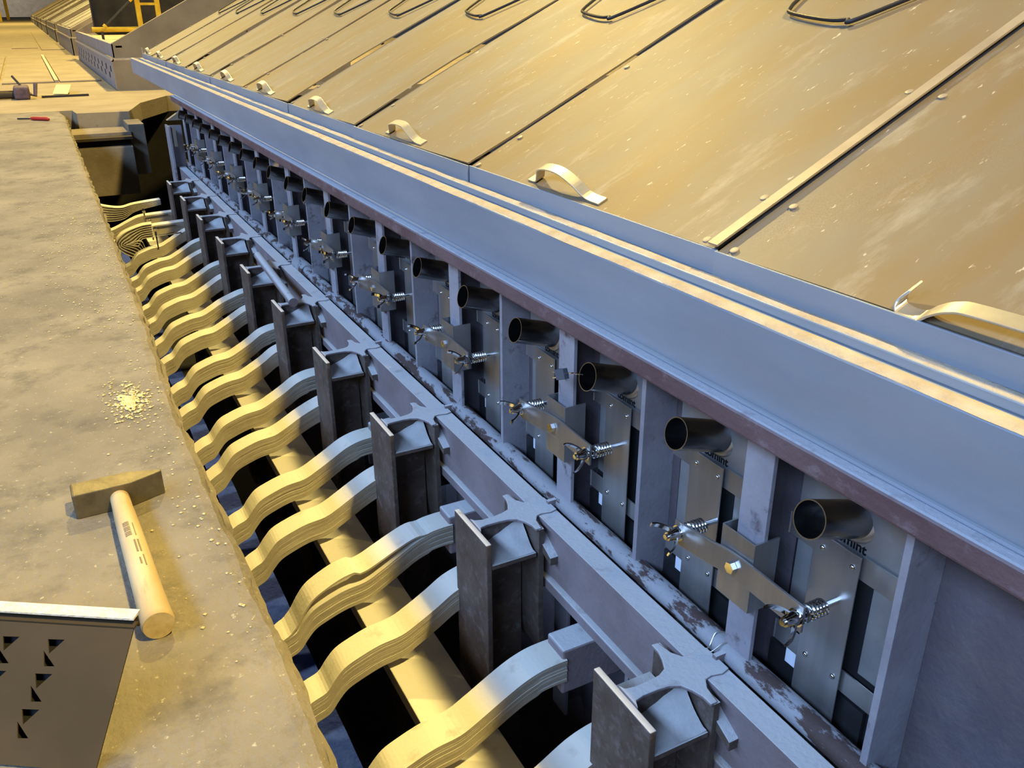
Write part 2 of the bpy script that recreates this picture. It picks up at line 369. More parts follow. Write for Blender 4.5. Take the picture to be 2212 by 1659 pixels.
# ------------------------------------------------------------------ columns
def column(yc, label, first):
    t = thing('steel_column', (.60, yc, -1.2), label, 'steel column', 'H-shaped steel columns along the pit')
    MB().box(.540, .5505, yc - .067, yc + .067, -1.2, -.103).build('outer_flange', 'col', t, .0015)
    MB().box(.5505, .640, yc - .008, yc + .008, -1.2, -.106).build('web', 'col', t)
    # inner flange whose lower end curves away towards the pot
    mb = MB(); pts = spline([(.645, yc, -.103), (.645, yc, -.24), (.645, yc, -.31), (.650, yc, -.36), (.668, yc, -.41), (.70, yc, -.44)], 5)
    mb.ribbon(pts, (0, 1, 0), .134, .010); mb.build('inner_flange', 'col', t)
    for s in (-1, 1):
        y0, y1 = sorted((yc + s * .008, yc + s * .066))
        MB().box(.5505, .640, y0, y1, -.158, -.150).build('shelf_plate', 'col', t)
    # dust heap on the near shelf, piled against the web
    mb = MB(); n = 8; vs = []
    for i in range(n + 1):
        for j in range(n + 1):
            u = i / n; v = j / n
            x = .5525 + u * .0865; y = yc - .064 + v * .056
            h = .002 + .040 * max(0, v - .15) * (.35 + .65 * u) ** 1.2 + .003 * nz(x * 60, y * 60, yc)
            if v > .5 and u > .35: h += .012 * (v - .5) * 2 * (u - .35)
            vs.append((x, y, -.150 + max(.0008, h)))
    m0 = len(vs); vs += [(.5525 + i / n * .0865, yc - .064 + j / n * .056, -.1502) for i in range(n + 1) for j in range(n + 1)]
    q = lambda i, j: i * (n + 1) + j
    fs = [(q(i, j), q(i + 1, j), q(i + 1, j + 1), q(i, j + 1)) for i in range(n) for j in range(n)]
    for i in range(n):
        fs += [(q(i, 0), q(i + 1, 0), m0 + q(i + 1, 0), m0 + q(i, 0)), (q(i, n), q(i + 1, n), m0 + q(i + 1, n), m0 + q(i, n)),
               (q(0, i), q(0, i + 1), m0 + q(0, i + 1), m0 + q(0, i)), (q(n, i), q(n, i + 1), m0 + q(n, i + 1), m0 + q(n, i))]
    mb.add(vs, fs, True); mb.build('dust_heap', 'dustheap', t)
    # sloping gusset towards the long beam and fillet fan on top
    mb = MB(); mb.hexa([(.650, yc - .012, -.104), (.668, yc - .012, -.104), (.678, yc - .094, -.150), (.653, yc - .094, -.150),
                        (.650, yc - .012, -.125), (.668, yc - .012, -.125), (.678, yc - .094, -.166), (.653, yc - .094, -.166)])
    mb.build('gusset', 'col', t, .001)
    half = [(.5508, .024), (.556, .014), (.570, .0105), (.595, .0105), (.612, .013), (.626, .020), (.634, .034), (.639, .050), (.6395, .066), (.6505, .066), (.655, .040), (.664, .026), (.676, .024), (.692, .028), (.7065, .024)]
    jit = [.0018 * nz(yc * 7, q * 1.3, 2) for q in range(2 * len(half))]
    ring = [(x, yc + w2 * (.9 if x < .63 else 1) + jit[q], -.1055) for q, (x, w2) in enumerate(half)] + [(x, yc - w2 + jit[q + len(half)], -.1055) for q, (x, w2) in list(enumerate(half))[::-1]]
    mb = MB(); mb.slab(ring, (0, 0, .0055)); mb.build('dust_cap', 'chan', t, .0015)
    MB().box(.700, .722, yc - .004, yc + .004, -.112, -.094).build('rail_tab', 'chan', t)
    return t
for i in range(10):
    column(.72 + PITCH * i, f'{ORD[i]} dusty H-shaped steel column from the near end of the pit', i == 0)
t = thing('tall_post', (.66, 5.52, -1.2), 'taller grey steel post at the far end of the column row', 'post')
MB().box(.64, .65, 5.45, 5.6, -1.2, .13).build('flange', 'rib', t); MB().box(.65, .72, 5.515, 5.53, -1.2, .13).build('web', 'rib', t)
MB().slab([(.645, 5.5, .16), (.735, 5.5, .16), (.735, 5.5, .215)], (0, .05, 0)).build('wedge_plate', 'hoodstrip', t)
MB().box(.660, .676, 5.44, 5.449, .02, .13).build('face_strip', 'hoodstrip', t)

# ------------------------------------------------------------------ longitudinal beam and rail pipe
t = thing('longitudinal_beam', (.685, 2.7, -.24), 'long dusty lilac-grey steel beam tying the column tops together', 'steel beam')
MB().box(.668, .707, -.4, 5.6, -.114, -.103).build('top_flange', 'chan', t, .001)
MB().box(.669, .679, -.4, 5.6, -.208, -.114).build('web', 'chan', t)
MB().box(.661, .707, -.4, 5.6, -.236, -.214).build('lower_flange', 'chan', t, .002)
t = thing('rail_pipe', (.733, 2.7, -.121), 'long grey pipe with flaking paint running beside the beam', 'pipe')
MB().sweep([(.733, -.4 + .25 * i, -.103 + .0015 * nz(i, 2, 2)) for i in range(25)] + [(.733, 5.76, -.103)], .0175, 20).build('pipe', 'pipe', t)
MB().sweep([(.733, 2.95, -.103), (.733, 2.96, -.103), (.733, 3.07, -.103), (.733, 3.08, -.103)], [.021, .026, .026, .021], 20).build('coupling', 'pipe', t)
tag(MB().sweep([(.584, 2.565, -.0845), (.6135, 3.18, -.0845)], .0145, 14).build('loose_bar', 'chan'), 'short dusty round bar lying across the column tops', 'bar')
# thin wire hanging off the rail pipe
mb = MB(); mb.sweep(spline([(.75, .735, -.090), (.728, .748, -.083), (.713, .745, -.10), (.700, .74, -.106), (.685, .722, -.128), (.66, .69, -.19), (.655, .675, -.25), (.652, .66, -.33)], 6), .0011, 6)
mb.sweep(spline([(.700, .74, -.106), (.708, .732, -.098), (.722, .727, -.086), (.738, .72, -.0835)], 5), .0010, 6)
tag(mb.build('thin_wire', 'alum'), 'thin loose wire twisted round the rail pipe near the front', 'wire')

# ------------------------------------------------------------------ pot shell with ribs
t = thing('pot_shell', (.80, 2.7, -1.3), 'brown steel side wall of the pot with upright ribs behind the stainless modules', 'pot shell')
MB().box(.790, .805, -.6, 5.36, -1.3, .270).build('shell_plate', 'shell', t)
MB().box(.790, 1.4, 5.36, 5.41, -1.3, .27).build('end_plate', 'shell', t)
MB().box(.8055, 1.4, -.55, 5.36, .24, .2765).build('deck_plate', 'shell', t)
for i in range(11):
    y = .477 + PITCH * i
    MB().box(.727, .790, y, y + .010, -.6, .2768).build('upright_rib', 'rib', t, .0008)
for i in range(11):
    y = .682 + PITCH * i
    r = MB().box(.727, .734, y, y + .050, -.6, .2768).build('tee_rib', 'rib', t, .0008)
    MB().box(.734, .790, y + .034, y + .044, -.6, .2768).build('rib_web', 'shell', r)

# ------------------------------------------------------------------ stainless modules
def text_mesh(body, size):
    cu = bpy.data.curves.new('lettering', 'FONT'); cu.body = body; cu.size = size; cu.extrude = .0002; cu.offset = .0005; cu.space_character = 1.02
    ob = bpy.data.objects.new('lettering', cu); COL.objects.link(ob)
    dg = bpy.context.evaluated_depsgraph_get(); dg.update()
    me = bpy.data.meshes.new_from_object(ob.evaluated_get(dg)); bpy.data.objects.remove(ob); bpy.data.curves.remove(cu)
    return me
def module(y, label):
    t = thing('cooling_module', (.775, y, -.24), label, 'cooling module', 'stainless cooling modules along the pot wall')
    # back panel and lower panel
    MB().box(.784, .7895, y - .072, y + .092, -.24, .262).build('back_panel', 'gap_shade', t)  # black backing puts the gap shade beside the plates into colour
    MB().box(.776, .7785, y - .070, y + .088, .128, .268).build('upper_panel', 'satin', t)
    MB().box(.7795, .783, y - .068, y - .038, -.024, .110).build('window_panel', 'satin', t, .001)
    MB().box(.7795, .783, y + .052, y + .086, -.024, .110).build('window_panel', 'satin', t, .001)
    MB().box(.7765, .783, y - .060, y + .105, -.24, -.072).build('lower_panel', 'inox_dark', t)
    for z0, z1, nm in ((.113, .1455, 'upper_strap'), (-.060, -.0275, 'lower_strap')):
        mb = MB(); zc = (z0 + z1) / 2
        pts = spline([(.784, y - .080, zc), (.777, y - .079, zc), (.7718, y - .074, zc), (.7705, y - .068, zc), (.7705, y, zc), (.7705, y + .088, zc), (.7718, y + .094, zc), (.777, y + .099, zc), (.784, y + .100, zc)], 3)
        mb.ribbon(pts, (0, 0, 1), z1 - z0, .002); mb.build(nm, 'inox', t)
    MB().box(.7645, .7665, y - .025, y + .047, -.24, .146).build('front_plate', 'inox', t, .0006)
    for yy in (y - .015, y + .032):
        for z in (.128, -.041):
            mb = MB(); mb.sweep([(.7655, yy, z), (.7638, yy, z), (.7620, yy, z), (.7612, yy, z)], [.0040, .0040, .0028, .0008], 12); mb.build('screw', 'chrome', t)
    MB().box(.7760, .7765, y + .054, y + .074, -.089, -.064).build('sticker', 'paper', t)
    # tilted open tube with a flared foot
    a = Vector((.694, y, .2085)); b = Vector((.778, y, .184)); d = (b - a).normalized(); R = .0236
    mb = MB(); n = 36; rings = []
    u = Vector((0, 1, 0)); w = d.cross(u)
    for p, r in ((a, R), (a + d * .02, R), (b - d * .004, R), (b, R)):
        rings.append([p + (u * math.cos(2 * math.pi * k / n) + w * math.sin(2 * math.pi * k / n)) * r for k in range(n)])
    for p, r in ((b, R - .0015), (a, R - .0015)):
        rings.append([p + (u * math.cos(2 * math.pi * k / n) + w * math.sin(2 * math.pi * k / n)) * r for k in range(n)])
    vs = [p for rg in rings for p in rg]; fs = []
    for i in range(len(rings)):
        j = (i + 1) % len(rings)
        for k in range(n): fs.append((i * n + k, i * n + (k + 1) % n, j * n + (k + 1) % n, j * n + k))
    mb.add(vs, fs, True); mb.build('tube', 'tube', t)
    mb = MB(); mb.sweep([b - d * .003, b - d * .001, b + d * .002], [R + .0005, R + .004, R + .006], n, smooth=True); mb.build('weld_collar', 'inox', t)
    return t
LET = text_mesh('tomint', .0185)
def lettering(t, y):
    o = bpy.data.objects.new('lettering', LET); COL.objects.link(o)
    if not LET.materials: LET.materials.append(M['ink'])
    pan = [c for c in COL.objects if c.parent == t and c.name.startswith('upper_panel')][0]
    o.parent = pan
    o.matrix_local = Matrix.Translation((.7757 - .775, .030, .1445 + .24)) @ Matrix(((0, 0, -1), (-1, 0, 0), (0, 1, 0))).to_4x4()
    return o
mod0 = module(.588, 'nearest stainless cooling module with a tilted open tube'); lettering(mod0, .588)
for i in range(1, 21):
    dup(mod0, (0, .23725 * i + (.010 if i % 2 else 0), 0), f'{ORD[i]} stainless cooling module with open tube, counted from the near end')

def clamp(y, label):
    t = thing('spring_clamp', (.70, y, .0), label, 'clamp', 'spring clamps pressing on the cooling modules')
    # cross bar with rounded, slightly set-back ends
    y0, y1 = y - .128, y + .121
    mb = MB(); pts = spline([(.702, y1, .0555), (.701, y1 - .02, .057), (.7045, y + .05, .0606), (.7075, y + .02, .0634), (.7075, y - .02, .0655), (.703, y0 + .04, .0685), (.7005, y0, .070)], 5)
    mb.ribbon(pts, (0, 0, 1), .038, .004); mb.build('cross_bar', 'inox', t, .001)
    MB().box(.7095, .7115, y - .026, y + .037, .004, .112).build('bracket_front', 'inox', t, .0006)
    MB().box(.7115, .752, y - .026, y - .0235, .004, .112).build('bracket_side', 'inox', t)
    MB().box(.7115, .752, y + .0345, y + .037, .004, .112).build('bracket_side', 'inox', t)
    mb = MB(); mb.sweep([(.7035, y + .003, .064), (.696, y + .003, .064)], .0085, 6, smooth=False); mb.sweep([(.703, y + .003, .064), (.716, y + .003, .064)], .005, 10); mb.build('hex_bolt', 'chrome', t)
    for yy, z in ((y - .119, .070), (y + .109, .058)):
        MB().sweep([(.672, yy, z), (.765, yy, z)], .0042, 10).build('threaded_rod', 'chrome', t)
        mb = MB(); nt = 7; path = []
        for k in range(nt * 14 + 1):
            aa = 2 * math.pi * k / 14; path.append((.7055 + .036 * k / (nt * 14), yy + .0098 * math.cos(aa), z + .0098 * math.sin(aa)))
        mb.sweep(path, .0019, 6); mb.build('coil_spring', 'chrome', t)
        mb = MB(); mb.sweep([(.694, yy, z), (.698, yy, z)], .012, 14); mb.build('washer', 'chrome', t)
        wn = MB(); wn.sweep([(.694, yy, z), (.690, yy, z), (.680, yy, z), (.676, yy, z)], [.0098, .0098, .0070, .0066], 14)
        a0 = random.uniform(.4, 1.2)
        for s in (0, math.pi):
            ca, sa = math.cos(a0 + s), math.sin(a0 + s)
            pth = spline([(.687, yy + ca * .006, z + sa * .006), (.680, yy + ca * .014, z + sa * .014), (.670, yy + ca * .021, z + sa * .021), (.662, yy + ca * .0235, z + sa * .0235)], 4)
            wn.ribbon(pth, (0, -sa, ca), .0085, .0026)
        wn.build('wing_nut', 'chrome', t)
    return t
for i in range(10):
    clamp(.705 + PITCH * i, f'{ORD[i]} spring clamp bridging two cooling modules, counted from the near end')
# small plug connector held in the mouth of the third tube
t = thing('plug_connector', (.693, 1.145, .18), 'small grey two-pin plug hanging beside the third open tube', 'connector')
def rot_box(name, c, d, L, W, H, mat, par):
    d = Vector(d).normalized(); s = d.cross(Vector((0, 0, 1))).normalized(); u = s.cross(d); c = Vector(c)
    p = [c + d * (a * L / 2) + s * (b * W / 2) + u * (e * H / 2) for a, b, e in ((-1, -1, -1), (-1, 1, -1), (-1, 1, 1), (-1, -1, 1), (1, -1, -1), (1, 1, -1), (1, 1, 1), (1, -1, 1))]
    return MB().hexa(p).build(name, mat, par, .0008)
dv = Vector((-.10, 1, -.42)).normalized(); cc = Vector((.690, 1.135, .187))
rot_box('plug_body', cc, dv, .026, .010, .018, 'connector', t)
for o in (-.005, .005):
    q = cc + Vector((0, 0, o)); MB().sweep([q + dv * .012, q + dv * .026], .0014, 8).build('pin', 'chrome', t)
MB().sweep(spline([cc - dv * .012, cc - dv * .03, (.690, 1.092, .204), (.697, 1.081, .205)], 4), .0012, 8).build('probe_rod', 'chrome', t)

# ------------------------------------------------------------------ collar beam above the wall
def ridge(x0, x1, z, y0, y1, h, seed, step=.03):
    mb = MB(); vs = []; n = int((y1 - y0) / step)
    for i in range(n + 1):
        y = y0 + (y1 - y0) * i / n
        a = x0 + .005 * nz(y * 4, seed, 1) + .002 * nz(y * 25, seed, 2); b = x1 + .006 * nz(y * 4, seed, 7) + .003 * nz(y * 22, seed, 3); hh = h * (.8 + .5 * nz(y * 9, seed, 5))
        vs += [(a, y, z), (a + (b - a) * .3, y, z + hh * .9), (a + (b - a) * .7, y, z + hh), (b, y, z)]
    fs = [(i * 4 + k, i * 4 + k + 1, i * 4 + 5 + k, i * 4 + 4 + k) for i in range(n) for k in range(3)] + [(i * 4 + 3, i * 4, i * 4 + 4, i * 4 + 7) for i in range(n)]
    return mb.add(vs, fs, True)
t = thing('collar_beam', (.74, 3.5, .277), 'long bluish steel collar beam above the stainless modules, dust lines on top', 'steel beam')
MB().box(.690, .701, -.55, 7.5, .3084, .4133).build('face_plate', 'web', t, .003)
MB().hexa([(.6690, -.55, .2771), (.745, -.55, .2771), (.745, -.55, .3080), (.6684, -.55, .3080), (.6690, 5.38, .2771), (.745, 5.38, .2771), (.745, 5.38, .3080), (.6684, 5.38, .3080)]).build('lower_flange', 'flange', t, .004)
mb = MB(); mb.sweep([(.6886, -.55 + .05 * i, .3098 + .0008 * nz(i, 3, 3)) for i in range(119)], .004, 8); mb.build('weld_bead', 'web', t)
MB().box(.701, .790, -.55, 7.45, .3912, .4004).build('gutter_floor', 'web', t)
MB().box(.7139, .7194, -.55, 7.45, .4004, .4078).build('gutter_step', 'web', t, .001)
MB().box(.7498, .782, -.55, 7.47, .4004, .4133).build('inner_ledge', 'web', t, .002)
ridge(.6905, .7175, .4128, -.55, 7.5, .0045, 3).build('outer_dust_line', 'tandust', t)
ridge(.7516, .7725, .4131, -.55, 7.45, .0035, 9).build('inner_dust_line', 'tandust', t)
MB().box(.792, 1.4, 7.41, 7.45, .31, .43).build('end_face', 'farsteel', t)

# ------------------------------------------------------------------ hood panels
SL = math.radians(26.3); CS, SN = math.cos(SL), math.sin(SL)
HX, HZ = .7774, .4455
def hp(s, y, n=0.0): return Vector((HX + s * CS - n * SN, y, HZ + s * SN + n * CS))
SEAMS = [-.644, .11, .881, 1.665, 2.415, 3.146, 3.892, 4.646, 5.41, 6.182, 6.9, 7.434]
def hood_panel(i):
    y0, y1 = SEAMS[i], SEAMS[i + 1]; yc = (y0 + y1) / 2; rnd = random.Random(i)
    lab = ('brown aluminium hood panel at the right picture edge, handle foot curled up' if i == 1 else 'hood panel just outside the right picture edge' if i == 0
           else f'{ORD[i-1]} brown sloping hood panel with bright handle, counted from the right')
    t = thing('hood_panel', (HX, yc, HZ - .033), lab, 'hood panel', 'sloping hood panels over the pot')
    # gently bowed sheet, standing slightly proud along one edge
    mb = MB(); ns, ny = 14, 8; vs = []
    for a in range(ns + 1):
        for b in range(ny + 1):
            s = 1.65 * a / ns; y = y0 + .003 + (y1 - y0 - .006) * b / ny
            bow = .003 * math.sin(math.pi * b / ny) + .006 * nz(s * 1.6, y * 1.6, 4) * (1 if i > 2 else .3) * min(1, s * 4)
            lift = (.003 if i <= 2 else .005 + .011 * max(0, nz(s * 1.7, i * 3.7, 1) + .25)) * max(0, 1 - b / 2.5)
            vs.append(hp(s, y, bow + lift))
    m0 = len(vs); vs += [v - Vector((-SN, 0, CS)) * .004 for v in vs]
    q = lambda a, b: a * (ny + 1) + b
    fs = []
    for a in range(ns):
        for b in range(ny):
            fs.append((q(a, b), q(a + 1, b), q(a + 1, b + 1), q(a, b + 1))); fs.append((m0 + q(a, b), m0 + q(a, b + 1), m0 + q(a + 1, b + 1), m0 + q(a + 1, b)))
    for a in range(ns):
        fs += [(q(a, 0), q(a + 1, 0), m0 + q(a + 1, 0), m0 + q(a, 0)), (q(a, ny), q(a + 1, ny), m0 + q(a + 1, ny), m0 + q(a, ny))]
    for b in range(ny):
        fs += [(q(0, b), q(0, b + 1), m0 + q(0, b + 1), m0 + q(0, b)), (q(ns, b), q(ns, b + 1), m0 + q(ns, b + 1), m0 + q(ns, b))]
    mb.add(vs, fs, True); mb.build('sheet', 'hood', t)
    off = .004 * (i % 2)
    MB().box(HX - .004 - off, HX - off, y0 - .004, y1 - .004, .4134, .4478).build('bottom_flange', 'web', t, .001)
    # lower strap handle
    w = (CS, 0, SN)
    F = .92
    yh = yc + .028
    if i == 1:
        yh = .44
        pts = spline([hp(.028, yh + .140, .018), hp(.016, yh + .148, .010), hp(.006, yh + .144, .004), hp(.004, yh + .120, .004), hp(.008, yh + .104, .014), hp(.012, yh + .085, .022), hp(.015, yh + .055, .025), hp(.017, yh - .065, .025), hp(.017, yh - .088, .018), hp(.015, yh - .12, .006), hp(.015, yh - .155, .005)], 5)
    else:
        sg = rnd.uniform(-.01, .01)
        pts = spline([hp(.020, yh + .124, .006), hp(.020, yh + .097, .007), hp(.022, yh + .087, .019), hp(.024, yh + .076, .032), hp(.026, yh + .037 + sg, .037), hp(.026, yh - .005 + sg, .035), hp(.022, yh - .041, .023), hp(.018, yh - .078, .008), hp(.017, yh - .12, .006)], 5)
    h = MB(); h.ribbon(pts, w, .020, -.003); h.build('lower_handle', 'alum', t, .0008)
    # upper bent rod handle lying on the sheet
    mb = MB(); mb.sweep(spline([hp(1.15, yc + .276, .011), hp(.736, yc + .147, .011), hp(.658, yc + .120, .011), hp(.635, yc + .092, .011), hp(.611, yc - .01, .012), hp(.611, yc - .064, .012), hp(.644, yc - .106, .011), hp(1.06, yc - .35, .011)], 6), .004, 8)
    mb.build('upper_handle', 'darkrod', t)
    # joint strip along the near seam, with screws either side
    if i in (2, 1):
        mb = MB(); mb.ribbon([hp(s, y0 + (.004 if i == 2 else 0), .0085) for s in (0, .3, .6, .9, 1.2, 1.5, 1.64)], (0, 1, 0), .019, .003); mb.build('joint_strip', 'hoodstrip', t)
    for s in (.011, .12, .414, .83):
        for p in (hp(s, y0 + .031, .0015), hp(s - .002, y1 - .027, .0005)):
            MB().sweep([p, p + Vector((-SN, 0, CS)) * .003, p + Vector((-SN, 0, CS)) * .0036], [.0062, .0062, .0042], 12).build('screw', 'hoodstrip', t)
for i in range(len(SEAMS) - 1): hood_panel(i)
# low rail at the far end of the gutter
tag(MB().box(.776, .782, 7.455, 7.49, .4140, .483).build('end_bracket', 'hoodstrip'), 'small upright bracket at the far end of the hood row', 'bracket')

# ------------------------------------------------------------------ hammer
HB = Vector((.010, 1.005, .0216)); HT = Vector((-.004, 1.372, .0205))
t = thing('hammer', (0, 1.19, 0), 'cross-peen hammer with wooden handle lying on the concrete slab', 'hammer')
ax = (HT - HB).normalized(); side = ax.cross(Vector((0, 0, 1))).normalized(); up = side.cross(ax)
L = (HT - HB).length
RAD = [(0, .0195), (.012, .0212), (.06, .0205), (.2, .0192), (.45, .0182), (.7, .0172), (.85, .0162), (.93, .0150), (1.0, .0145)]
def hr(u):
    for (a, ra), (b, rb) in zip(RAD, RAD[1:]):
        if u <= b: return ra + (rb - ra) * (u - a) / (b - a)
    return RAD[-1][1]
def hpt(u, ang, k=1.0):
    r = hr(u) * k; zc = hr(u) + .0004
    c = HB + ax * (u * L); c.z = max(zc, .0204 * (1 if u > .9 else 0)); return c + side * (r * math.cos(ang)) + Vector((0, 0, 1)) * (r * math.sin(ang))
mb = MB(); n = 24; us = [i / 30 for i in range(31)]; us[1:1] = [.012]
vs = [hpt(u, 2 * math.pi * k / n) for u in us for k in range(n)]
fs = [(i * n + k, i * n + (k + 1) % n, (i + 1) * n + (k + 1) % n, (i + 1) * n + k) for i in range(len(us) - 1) for k in range(n)]
mb.add(vs, fs, True); mb.f.append([(len(us) - 1) * n + k for k in range(n)]); mb.build('handle', 'wood', t)
mb = MB(); mb.add([hpt(0, 2 * math.pi * k / n, .995) - ax * .0004 for k in range(n)] + [hpt(.004, 2 * math.pi * k / n, .9) for k in range(n)], [list(range(n))[::-1]] + [(k, (k + 1) % n, n + (k + 1) % n, n + k) for k in range(n)])
mb.build('handle_end', 'woodend', t)
def patch(u0, u1, a0, a1):
    mb = MB(); nu = 6; na = 4; vs = []
    for k2 in (1.012, 1.02):
        for i in range(nu + 1):
            for j in range(na + 1): vs.append(hpt(u0 + (u1 - u0) * i / nu, math.radians(a0 + (a1 - a0) * j / na), k2))
    q = lambda l, i, j: l * (nu + 1) * (na + 1) + i * (na + 1) + j
    fs = [(q(l, i, j), q(l, i + 1, j), q(l, i + 1, j + 1), q(l, i, j + 1)) for l in (0, 1) for i in range(nu) for j in range(na)]
    return mb.add(vs, fs)
for j in range(9):
    patch(.700 - .014 * j, .700 - .014 * j + (.009 if j % 3 else .006), 88, 118).build('printed_mark', 'print', t)
for u0, u1, a0, a1 in ((.58, .69, 70, 74), (.445, .545, 82, 90), (.445, .545, 68, 75), (.35, .40, 82, 89), (.335, .42, 66, 71)):
    patch(u0, u1, a0, a1).build('printed_mark', 'print', t)
hc = Vector((-.002, 1.392, 0)); hx = Vector((1, .02, 0)).normalized(); hy = Vector((-.02, 1, 0))
def hv(a, b, z): return hc + hx * a + hy * b + Vector((0, 0, z))
mb = MB()
secs = [(-.070, .0205, .0005, .0425), (-.066, .0225, 0, .043), (-.012, .0225, 0, .043), (.018, .0215, 0, .043), (.068, .003, .0, .043)]
vs = [];
for a, b, z0, z1 in secs: vs += [hv(a, -b, z0), hv(a, b, z0), hv(a, b, z1), hv(a, -b, z1)]
fs = [(i * 4 + k, i * 4 + (k + 1) % 4, i * 4 + 4 + (k + 1) % 4, i * 4 + 4 + k) for i in range(len(secs) - 1) for k in range(4)] + [(3, 2, 1, 0), tuple(4 * (len(secs) - 1) + k for k in range(4))]
mb.add(vs, fs); mb.build('head', 'headsteel', t, .0015)

# ------------------------------------------------------------------ perforated skirt panel leaning in the lower left corner
PB = Vector((-.0170, .9064, .096)); PU = Vector((-.8356, .5494, 0)); ca, sa = math.cos(math.radians(38.9)), math.sin(math.radians(38.9))
PV = Vector((-.5494 * ca, -.8356 * ca, -sa)); PN = PU.cross(PV).normalized()
if PN.z < 0: PN = -PN
EYE = Vector((0, 0, .75))
def pix_uv(cx, cy):
    x, y = cx * .2344, 1270 + cy * .2344
    d = RIGHT * ((x - 1106) / 1858.1) + DOWN * ((y - 829.5) / 1858.1) + FWD
    k = (PB - EYE).dot(PN) / d.dot(PN); p = EYE + d * k - PB
    return p.dot(PU), p.dot(PV)
def panel_sheet(holes, W, H):
    bm = bmesh.new()
    def loop(pts):
        vs = [bm.verts.new((a, b, 0)) for a, b in pts]
        return [bm.edges.new((vs[i], vs[(i + 1) % len(vs)])) for i in range(len(vs))]
    es = loop([(0, 0), (W, 0), (W, H), (0, H)])
    for h in holes: es += loop(h)
    bmesh.ops.triangle_fill(bm, use_beauty=True, use_dissolve=False, edges=es)
    return bm
base = [[(450, 475), (605, 480), (460, 610)], [(410, 580), (415, 725), (510, 725)]]
u0, v0 = pix_uv(450, 475); u1, v1 = pix_uv(320, 790); ul, vl = pix_uv(35, 450)
dvv = v1 - v0; duu = ul - u0; shift = u1 - u0
tri = [[(pix_uv(*p)[0] - u0, pix_uv(*p)[1] - v0) for p in q] for q in base]
holes = []
for col_ in range(4):
    for row in range(-1, 3):
        for ti, q in enumerate(tri):
            if row == -1 and ti == 0: continue
            h = [(u0 + col_ * duu + shift * row * .6 + a, v0 + dvv * row + b) for a, b in q]
            if min(b for a, b in h) > .004 and max(b for a, b in h) < .147 and max(a for a, b in h) < .66 and min(a for a, b in h) > .01: holes.append(h)
t = thing('perforated_skirt_panel', (-.3, .9, 0), 'dull metal panel with punched triangular holes leaning at the lower left corner', 'metal panel')
bm = panel_sheet(holes, .68, .150)
me = bpy.data.meshes.new('perforated_sheet'); bm.to_mesh(me); bm.free()
for v in me.vertices: v.co = PB + PU * v.co.x + PV * v.co.y - Vector(t.location)
me.materials.append(M['galv']); o = bpy.data.objects.new('perforated_sheet', me); COL.objects.link(o); o.parent = t
md = o.modifiers.new('thickness', 'SOLIDIFY'); md.thickness = .002
BK = Vector((.5494, .8356, 0))
e0, e1 = PB, PB + PU * .68
P = lambda e, b, z: e + BK * b + Vector((0, 0, z))
l0 = PB - PU * -.001
MB().hexa([P(l0, .004, .0095), P(l0, .020, .0105), P(l0, .020, .0130), P(l0, .004, .0120), P(e1, .004, .0095), P(e1, .020, .0105), P(e1, .020, .0130), P(e1, .004, .0120)]).build('top_lip', 'galv_lit', t)
MB().hexa([P(e0, .011, -.004), P(e0, .013, -.004), P(e0, .013, .0095), P(e0, .011, .0095), P(e1, .011, -.004), P(e1, .013, -.004), P(e1, .013, .0095), P(e1, .011, .0095)]).build('riser', 'galv', t)
MB().hexa([P(e0, 0, .0002), P(e0, .011, .0002), P(e0, .011, .003), P(e0, 0, .003), P(e1, 0, .0002), P(e1, .011, .0002), P(e1, .011, .003), P(e1, 0, .003)]).build('fold', 'galv', t)
k0 = PB + PU * .012 - PN * .009
MB().slab([k0, k0 + PU * .66, k0 + PU * .66 + PV * .128, k0 + PV * .128], -PN * .002).build('hole_shade_sheet', 'gap_shade', t)  # added black sheet so the holes look shaded inside
f0 = PB + PU * .05
MB().hexa([P(f0, .013, -.0955), P(f0, .016, -.0955), P(f0, .016, .010), P(f0, .013, .010), P(e1, .013, -.0955), P(e1, .016, -.0955), P(e1, .016, .010), P(e1, .013, .010)]).build('back_leg', 'galv', t)

# ------------------------------------------------------------------ crumbs and small things on the slab
def crumb(mb, x, y, z, r):
    bmv = []
    for a, b, c in ((1, 0, 0), (-1, 0, 0), (0, 1, 0), (0, -1, 0), (0, 0, 1), (0, 0, -1)):
        bmv.append((x + a * r * random.uniform(.6, 1.2), y + b * r * random.uniform(.6, 1.3), z + r * .5 + c * r * random.uniform(.4, .8)))
    mb.add(bmv, [(0, 2, 4), (2, 1, 4), (1, 3, 4), (3, 0, 4), (2, 0, 5), (1, 2, 5), (3, 1, 5), (0, 3, 5)])
mb = MB()
for _ in range(520):
    a = random.uniform(0, 6.283); r = min(1, abs(random.gauss(0, .45)))
    x = .052 + .062 * r * math.cos(a); y = 1.815 + .15 * r * math.sin(a)
    crumb(mb, x, y, 0, random.uniform(.0015, .0055) * (1.15 - .5 * r))
tag(mb.build('crumb_pile', 'crumbs'), 'small spill of pale yellow crumbs near the slab edge', 'crumbs', kind='stuff')
mb = MB()
for _ in range(1100):
    y = random.choice((random.uniform(.9, 6), random.uniform(2.3, 4.2))); x = edge_x(y) - .012 - abs(random.gauss(0, .05 if y < 2.3 else .12))
    crumb(mb, x, y, 0, random.uniform(.0008, .0036))
tag(mb.build('edge_crumbs', 'crumbs'), 'scattered tiny crumbs along the right edge of the slab', 'crumbs', kind='stuff')
